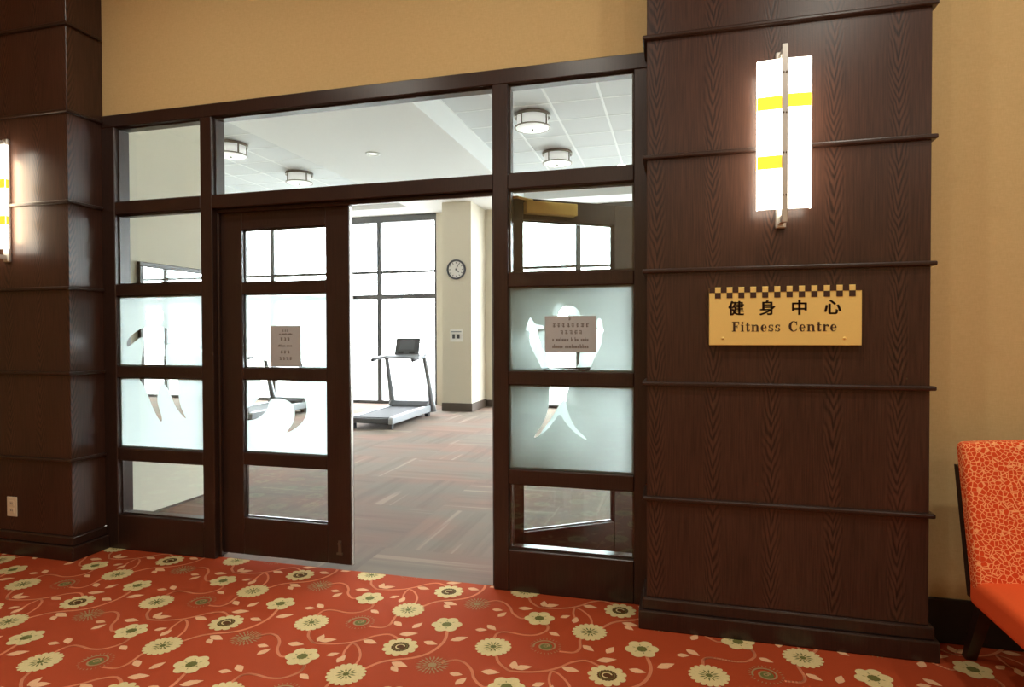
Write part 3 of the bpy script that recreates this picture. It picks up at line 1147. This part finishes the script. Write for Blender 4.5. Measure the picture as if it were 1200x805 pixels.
def cushion(dims, rad, seg=3):
    """rounded box with enough loops to puff"""
    x0, x1, y0, y1, z0, z1 = dims
    def ticks(L):
        e = [0, rad * 0.25, rad * 0.6, rad]
        m = [rad + (L - 2 * rad) * k / 6 for k in range(1, 6)]
        return e + m + [L - v for v in e[::-1]]
    T = [ticks(x1 - x0), ticks(y1 - y0), ticks(z1 - z0)]
    S = (x1 - x0, y1 - y0, z1 - z0)
    bm = B()
    def pt(p):
        c = Vector([min(max(p[i], rad), S[i] - rad) for i in range(3)])
        d = Vector(p) - c
        if d.length > 1e-9:
            m = max(abs(v) for v in d)
            d = d.normalized() * rad * (m / rad)
        q = c + d
        return (x0 + q.x, y0 + q.y, z0 + q.z)
    for ax in range(3):
        u, v = [k for k in range(3) if k != ax]
        for side in (0, S[ax]):
            g = []
            for a in T[u]:
                row = []
                for b in T[v]:
                    p = [0, 0, 0]
                    p[ax], p[u], p[v] = side, a, b
                    row.append(bm.verts.new(pt(p)))
                g.append(row)
            for i in range(len(g) - 1):
                for j in range(len(g[0]) - 1):
                    bm.faces.new((g[i][j], g[i + 1][j], g[i + 1][j + 1], g[i][j + 1]))
    bmesh.ops.remove_doubles(bm, verts=bm.verts[:], dist=1e-5)
    return bm


# local: x 0..CW, y=0 at the front of the seat (towards -Y), y grows to the wall
bm = cushion((0, CW, 0.0, 0.60, 0.335, 0.440), 0.028)
for v in bm.verts:
    if v.co.z > 0.40:
        v.co.z += 0.018 * math.sin(PI * min(max(v.co.x / CW, 0), 1)) + 0.010 * math.sin(PI * min(max(v.co.y / 0.6, 0), 1))
obj('seat_cushion', bm, M['orange'], ch, True)
bm = cushion((0, CW, 0.0, 0.085, 0.0, 0.56), 0.026)
for v in bm.verts:
    x, y, z = v.co
    top = 0.020 * math.sin(PI * min(max(x / CW, 0), 1)) * (z / 0.56)
    v.co = (x + 0.012 * (0.5 - x / CW) * 0, 0.505 + y + z * 0.26, 0.388 + z + top)
obj('backrest', bm, M['giraffe'], ch, True)
bm = B()
prism(bm, [(0.590, 0.36), (0.615, 0.36), (0.742, 0.850), (0.700, 0.850)], 'x', 0.004, CW - 0.004)
obj('back_shell', bm, M['dark_leg'], ch)
boxobj('seat_frame', (0.06, CW - 0.06, 0.05, 0.63, 0.295, 0.345), M['dark_leg'], ch, 0.004)
for lx in (0.11, CW - 0.11):
    for y0, y1 in ((0.06, 0.04), (0.66, 0.86)):
        bm = B()
        v = []
        for (yy, zz, w) in ((y1, 0.0, 0.020), (y0, 0.345 if y0 < 0.3 else 0.40, 0.027)):
            v.append([bm.verts.new((lx + a * w, yy + b * w, zz)) for a, b in ((-1, -1), (1, -1), (1, 1), (-1, 1))])
        for k in range(4):
            bm.faces.new((v[0][k], v[0][(k + 1) % 4], v[1][(k + 1) % 4], v[1][k]))
        bm.faces.new(v[0][::-1])
        bm.faces.new(v[1])
        obj('leg', bm, M['dark_leg'], ch)
ch.location = (1.10, 2.17, 0)
tag(ch, 'orange lounge chair with giraffe-patterned back and dark legs', 'chair')

# ------------------------------------------------------------------ gym shell
GX0, GX1 = -10.8, 6.0
struct(boxobj('wall_left', (GX0, -3.95, YB, 4.58, 0, GYP + 0.02), M['gym_wall']), 'cream wall return inside the fitness room carrying the black-framed mirror', 'wall')
struct(boxobj('wall_left', (GX0 - 0.1, GX0, 4.5, YW + 0.2, 0, 4.3), M['gym_wall']), 'far cream end wall of the fitness room', 'wall')
struct(boxobj('wall_right', (GX1, GX1 + 0.1, YB, YW + 0.2, 0, 4.3), M['gym_wall']), 'cream side wall of the fitness room behind the sign pillar', 'wall')
struct(boxobj('wall_front', (-0.12, GX1, YB, YB + 0.1, 0, 4.3), M['gym_wall']), 'cream inner face of the wall behind the sign pillar', 'wall')
struct(boxobj('wall_front', (-3.95, -0.12, YB, YB + 0.1, 2.812, 4.3), M['gym_wall']), 'cream inner wall above the glazed screen', 'wall')
for a, b, lab in ((GX0, -10.2, 'cream end of the window wall by the far corner'), (-4.56, -3.10, 'cream wall behind the clock column between the window bays'), (5.7, GX1, 'cream end of the window wall behind the sign pillar')):
    struct(boxobj('wall_back', (a, b, YW, YW + 0.15, 0, 4.3), M['gym_wall']), lab, 'wall')
struct(boxobj('baseboard_back', (-3.548, -3.10, YW - 0.015, YW, 0, 0.13), M['brown_base']), 'brown baseboard on the wall directly behind the clock column', 'baseboard')
struct(boxobj('baseboard_left', (-3.95, -3.938, YB + 0.01, 4.592, 0, 0.015), M['brown_base']), 'thin brown base strip under the mirror wall', 'baseboard')
col = empty('wall_column', (-3.83, 10.9, 0))
boxobj('shaft', (-4.108, -3.552, 10.5, YW, 0, GYP), M['gym_wall'], col, 0.003)
bm = B()
box(bm, -4.120, -3.540, 10.488, YW - 0.001, 0, 0.15)
obj('column_base', bm, M['brown_base'], col)
struct(col, 'cream square column with brown base carrying the clock', 'column')


# gym ceiling: plaster with two deep recesses of lay-in tiles
def ceiling_slab(x0, x1, y0, y1):
    return boxobj('plaster', (x0, x1, y0, y1, GYP, TILE_Z + 0.06), M['white_paint'], gceil)


gceil = empty('ceiling', (-3.9, 7.4, GYP))
struct(gceil, 'white plaster gym ceiling with recessed bays of lay-in tiles', 'ceiling')
RB = [(-7.87, -4.87, 4.72, 10.72), (-2.63, 0.97, 4.72, 10.72)]
ceiling_slab(GX0, GX1, YB, 4.72)
ceiling_slab(GX0, GX1, 10.72, YW + 0.1)
ceiling_slab(GX0, -7.87, 4.72, 10.72)
ceiling_slab(-4.87, -2.63, 4.72, 10.72)
ceiling_slab(0.97, GX1, 4.72, 10.72)
boxobj('plaster', (GX0, GX1, YB, YW + 0.1, TILE_Z + 0.06, TILE_Z + 0.1), M['white_paint'], gceil)
tile_me = None
TS = 0.6
for x0, x1, y0, y1 in RB:
    nx, ny = round((x1 - x0) / TS), round((y1 - y0) / TS)
    for i in range(nx):
        for j in range(ny):
            if tile_me is None:
                bm = B()
                box(bm, 0.011, TS - 0.011, 0.011, TS - 0.011, 0, 0.015)
                bevel(bm, 0.004, 1)
                o = obj('ceiling_tile', bm, M['tile'])
                tile_me = o.data
            else:
                o = bpy.data.objects.new('ceiling_tile', tile_me)
                COL.objects.link(o)
            o.parent = gceil
            o.location = Vector((x0 + i * TS, y0 + j * TS, TILE_Z)) - Vector(gceil.location)
    for i in range(nx + 1):
        xx = x0 + i * TS
        boxobj('ceiling_tee', (max(xx - 0.012, x0), min(xx + 0.012, x1), y0, y1, TILE_Z - 0.004, TILE_Z + 0.02), M['tee'], gceil)
    for j in range(ny + 1):
        yy = y0 + j * TS
        boxobj('ceiling_tee', (x0, x1, max(yy - 0.012, y0), min(yy + 0.012, y1), TILE_Z - 0.003, TILE_Z + 0.02), M['tee'], gceil)


# tall windows: frames and panes
def window_bay(name, x0, x1, mull, label):
    e = empty(name, ((x0 + x1) / 2, YW + 0.05, 0))
    zt = 3.72
    rails = [(0.0, 0.06), (2.11, 2.20), (2.625, 2.675), (zt - 0.07, GYP)]
    y0, y1 = YW + 0.02, YW + 0.10
    xs = [x0] + mull + [x1]
    for x in mull:
        boxobj('mullion', (x - 0.045, x + 0.045, y0, y1, 0.06, zt - 0.07), M['alu'], e)
    boxobj('jamb', (x0, x0 + 0.05, y0, y1, 0.06, zt - 0.07), M['alu'], e)
    boxobj('jamb', (x1 - 0.05, x1, y0, y1, 0.06, zt - 0.07), M['alu'], e)
    for a, b in rails:
        if a == 0.0 or b == GYP:
            boxobj('sill' if a == 0 else 'head', (x0, x1, y0 - 0.01, y1, a, b), M['alu'], e)
        else:
            for k in range(len(xs) - 1):
                l = xs[k] + (0.05 if k == 0 else 0.045)
                r = xs[k + 1] - (0.05 if k == len(xs) - 2 else 0.045)
                boxobj('transom', (l, r, y0, y1, a, b), M['alu'], e)
    for k in range(len(xs) - 1):
        for (a, b), (c, d) in zip(rails, rails[1:]):
            boxobj('pane', (xs[k] + 0.03, xs[k + 1] - 0.03, YW + 0.055, YW + 0.061, b - 0.01, c + 0.01), M['window_glass'], e)
    return struct(e, label, 'window')


window_bay('window_2', -10.2, -4.56, [-8.30, -5.81], 'tall daylit window bay behind the treadmills')
window_bay('window_3', -3.10, 5.7, [-1.76, 0.74, 3.22], 'tall daylit window bay seen past the open door leaf')

# ------------------------------------------------------------------ gym fittings
def gym_lamp(x, y, label):
    e = empty('ceiling_light', (x, y, TILE_Z))
    def L(nm, prof, mat, seg=40, sm=True, ring=False):
        bm = B()
        lathe(bm, prof, x, y, seg, 'z', TILE_Z, ring)
        return obj(nm, bm, mat, e, sm)
    L('canopy_ring', [(0.0, -0.004), (0.215, -0.004), (0.222, -0.010), (0.222, -0.045), (0.212, -0.045), (0.205, -0.020), (0.0, -0.018)], M['bronze'], sm=False)
    L('glass_drum', [(0.190, -0.020), (0.192, -0.165), (0.185, -0.170)], M['drum_glass'])
    L('lower_ring', [(0.214, -0.158), (0.220, -0.160), (0.220, -0.172), (0.212, -0.174), (0.196, -0.172)], M['bronze'], sm=False, ring=True)
    L('diffuser', [(0.0, -0.186), (0.10, -0.184), (0.18, -0.178), (0.205, -0.170), (0.0, -0.168)], M['drum_glass'])
    L('finial', [(0.0, -0.206), (0.010, -0.202), (0.013, -0.192), (0.010, -0.184)], M['bronze'], 14)
    for k in range(4):
        a = PI / 4 + k * PI / 2 + 0.35
        bm = B()
        cx, cy = x + 0.213 * math.cos(a), y + 0.213 * math.sin(a)
        box(bm, cx - 0.008, cx + 0.008, cy - 0.008, cy + 0.008, TILE_Z - 0.165, TILE_Z - 0.040)
        obj('strut', bm, M['bronze'], e)
    tag(e, label, 'ceiling light', 'gym drum lights')


for y, w in ((7.42, 'farther from'), (9.05, 'closer to')):
    gym_lamp(-1.71, y, 'round drum ceiling light on the tiles over the open door, %s the windows' % w)
    gym_lamp(-6.07, y, 'round drum ceiling light on the tiles beyond the closed door, %s the windows' % w)
dlt = px_on_z(437, 180, GYP)
e = empty('recessed_downlight', (dlt.x, dlt.y, GYP))
bm = B()
lathe(bm, [(0.070, 0), (0.095, -0.003), (0.095, -0.010), (0.070, -0.012), (0.060, -0.004)], dlt.x, dlt.y, 28, 'z', GYP, True)
obj('trim_ring', bm, M['white_plastic'], e, True)
bm = B()
lathe(bm, [(0.0, -0.001), (0.062, -0.001), (0.062, -0.004), (0.0, -0.004)], dlt.x, dlt.y, 24, 'z', GYP)
obj('lens', bm, M['drum_glass'], e)
tag(e, 'small round recessed downlight in the plaster ceiling band', 'downlight')

# mirror on the wall return
e = empty('wall_mirror', (-3.95, 4.15, 0.62))
MX = -3.95
m_y0, m_y1, m_z0, m_z1, fw = 3.79, 4.54, 0.62, 1.95, 0.036
boxobj('glass', (MX, MX + 0.012, m_y0 + fw - 0.005, m_y1 - fw + 0.005, m_z0 + fw - 0.005, m_z1 - fw + 0.005), M['mirror'], e)
for d in ((m_y0, m_y1, m_z1 - fw, m_z1), (m_y0, m_y1, m_z0, m_z0 + fw), (m_y0, m_y0 + fw, m_z0 + fw, m_z1 - fw), (m_y1 - fw, m_y1, m_z0 + fw, m_z1 - fw)):
    boxobj('frame_bar', (MX, MX + 0.028, *d), M['frame_black'], e, 0.003)
tag(e, 'black-framed mirror on the cream wall behind the figure-cut pane', 'mirror')

# clock and notice plate on the column
e = empty('wall_clock', (-3.83, 10.5, 2.56))
bm = B()
lathe(bm, [(0.145, 0.0), (0.178, 0.0), (0.180, 0.030), (0.165, 0.042), (0.148, 0.030)], -3.83, 2.56, 40, 'y', 10.5, True)
obj('rim', bm, M['dark_grey'], e, True)
bm = B()
lathe(bm, [(0.152, 0.004), (0.152, 0.020), (0.0, 0.020)], -3.83, 2.56, 36, 'y', 10.5)
obj('dial', bm, M['white_plastic'], e)
for k in range(12):
    a = k * PI / 6
    bm = B()
    r0, r1, w = 0.108, 0.136, 0.006
    d, t = (math.sin(a), math.cos(a)), (math.cos(a), -math.sin(a))
    prism(bm, [(-3.83 + d[0] * r0 + t[0] * w, 2.56 + d[1] * r0 + t[1] * w), (-3.83 + d[0] * r1 + t[0] * w, 2.56 + d[1] * r1 + t[1] * w), (-3.83 + d[0] * r1 - t[0] * w, 2.56 + d[1] * r1 - t[1] * w), (-3.83 + d[0] * r0 - t[0] * w, 2.56 + d[1] * r0 - t[1] * w)], 'y', 10.4775, 10.4805)
    obj('hour_mark', bm, M['black'], e)
for ang, ln, w, nm in ((2.35, 0.075, 0.007, 'hour_hand'), (0.5, 0.105, 0.005, 'minute_hand')):
    bm = B()
    d, t = (math.sin(ang), math.cos(ang)), (math.cos(ang), -math.sin(ang))
    prism(bm, [(-3.83 - d[0] * .02 + t[0] * w, 2.56 - d[1] * .02 + t[1] * w), (-3.83 + d[0] * ln + t[0] * w, 2.56 + d[1] * ln + t[1] * w), (-3.83 + d[0] * ln - t[0] * w, 2.56 + d[1] * ln - t[1] * w), (-3.83 - d[0] * .02 - t[0] * w, 2.56 - d[1] * .02 - t[1] * w)], 'y', 10.471, 10.475)
    obj(nm, bm, M['black'], e)
tag(e, 'round wall clock with grey rim on the cream column', 'clock')
e = empty('wall_plate', (-3.835, 10.5, 1.26))
boxobj('plate', (-3.955, -3.715, 10.490, 10.5, 1.262, 1.482), M['white_plastic'], e, 0.004)
for sx in (-3.885, -3.795):
    boxobj('knob', (sx - 0.024, sx + 0.024, 10.470, 10.491, 1.318, 1.395), M['dark_grey'], e, 0.006)
boxobj('label_strip', (-3.93, -3.74, 10.488, 10.4905, 1.43, 1.452), M['silver_plastic'], e)
tag(e, 'white control plate with two dark knobs below the clock', 'switch plate')


# ------------------------------------------------------------------ treadmill (local: x across, y forward, rear end at y=0)
def make_treadmill():
    e = empty('treadmill')
    W = 0.36
    bm = B()
    box(bm, -W + 0.07, W - 0.07, 0.03, 1.42, 0.150, 0.172)
    bevel(bm, 0.008, 2)
    obj('running_belt', bm, M['belt'], e)
    bm = B()
    box(bm, -W + 0.03, W - 0.03, 0.02, 1.55, 0.085, 0.149)
    obj('deck', bm, M['black'], e)
    for s in (-1, 1):
        bm = B()
        prism(bm, [(0.0, 0.075), (1.62, 0.075), (1.62, 0.19), (1.35, 0.185), (0.04, 0.178), (0.0, 0.15)], 'x', min(s * W, s * (W - 0.075)), max(s * W, s * (W - 0.075)))
        bevel(bm, 0.010, 2)
        obj('side_rail', bm, M['silver_plastic'], e)
        bm = B()
        box(bm, s * (W - 0.06) - 0.035, s * (W - 0.06) + 0.035, 0.02, 0.10, 0.0, 0.076)
        bevel(bm, 0.008, 2)
        obj('foot', bm, M['black'], e)
        bm = B()
        box(bm, s * (W - 0.06) - 0.035, s * (W - 0.06) + 0.035, 1.48, 1.58, 0.0, 0.076)
        bevel(bm, 0.008, 2)
        obj('foot', bm, M['black'], e)
    boxobj('rear_roller_cover', (-W + 0.07, W - 0.07, -0.005, 0.032, 0.085, 0.160), M['dark_grey'], e, 0.008, 2)
    bm = B()
    prism(bm, [(1.36, 0.150), (1.40, 0.205), (1.48, 0.265), (1.62, 0.285), (1.74, 0.240), (1.78, 0.15), (1.78, 0.06), (1.36, 0.06)], 'x', -W + 0.01, W - 0.01)
    bevel(bm, 0.012, 2)
    obj('motor_hood', bm, M['dark_grey'], e)
    for s in (-1, 1):
        bm = B()
        tube(bm, [(s * (W + 0.005), 1.62, 0.08), (s * (W + 0.005), 1.60, 0.18), (s * (W - 0.005), 1.46, 0.60), (s * (W - 0.02), 1.32, 0.98), (s * (W - 0.03), 1.29, 1.03)], [0.066, 0.056, 0.040, 0.036, 0.036], 12)
        obj('upright', bm, M['silver_plastic'], e, True)
        bm = B()
        tube(bm, [(s * (W - 0.03), 1.33, 1.02), (s * (W - 0.01), 1.10, 1.015), (s * (W - 0.01), 0.90, 0.995), (s * (W - 0.015), 0.80, 0.985)], [0.030, 0.026, 0.024, 0.026], 12)
        obj('handrail', bm, M['silver_plastic'], e, True)
        bm = B()
        tube(bm, [(s * (W - 0.01), 0.98, 1.005), (s * (W - 0.015), 0.785, 0.982)], 0.029, 12)
        obj('grip', bm, M['dark_grey'], e, True)
    bm = B()
    prism(bm, [(1.20, 0.985), (1.24, 1.035), (1.42, 1.075), (1.46, 1.04), (1.40, 0.985)], 'x', -W + 0.03, W - 0.03)
    bevel(bm, 0.010, 2)
    obj('console_tray', bm, M['silver_plastic'], e)
    bm = B()
    tube(bm, [(-W + 0.06, 1.16, 1.00), (-0.12, 1.12, 1.005), (0.12, 1.12, 1.005), (W - 0.06, 1.16, 1.00)], 0.018, 10)
    obj('pulse_bar', bm, M['dark_grey'], e, True)
    bm = B()
    prism(bm, [(1.345, 1.050), (1.395, 1.055), (1.475, 1.330), (1.435, 1.335)], 'x', -0.215, 0.215)
    bevel(bm, 0.010, 2)
    c = obj('console', bm, M['dark_grey'], e)
    bm = B()
    def fr(t, off):
        return (1.345 + 0.09 * t - off, 1.050 + 0.285 * t + off * 0.3)
    prism(bm, [fr(0.30, 0.004), fr(0.88, 0.004), fr(0.88, -0.002), fr(0.30, -0.002)], 'x', -0.135, 0.135)
    obj('screen', bm, M['screen'], c)
    for s in (-1, 1):
        bm = B()
        prism(bm, [fr(0.08, 0.004), fr(0.2, 0.004), fr(0.2, -0.002), fr(0.08, -0.002)], 'x', s * 0.10 - 0.05, s * 0.10 + 0.05)
        obj('key_pad', bm, M['black'], c)
    return e


tm = make_treadmill()
tm.location = (-4.36, 8.22, 0)
tm.rotation_euler = (0, 0, math.radians(1.5))
tag(tm, 'silver and black treadmill in the open doorway beside the clock column', 'treadmill', 'treadmills facing the windows')
t2 = copy_tree(tm)
t2.location = (-6.75, 8.22, 0)
t2['label'] = 'silver and black treadmill behind the frosted panes of the closed door'
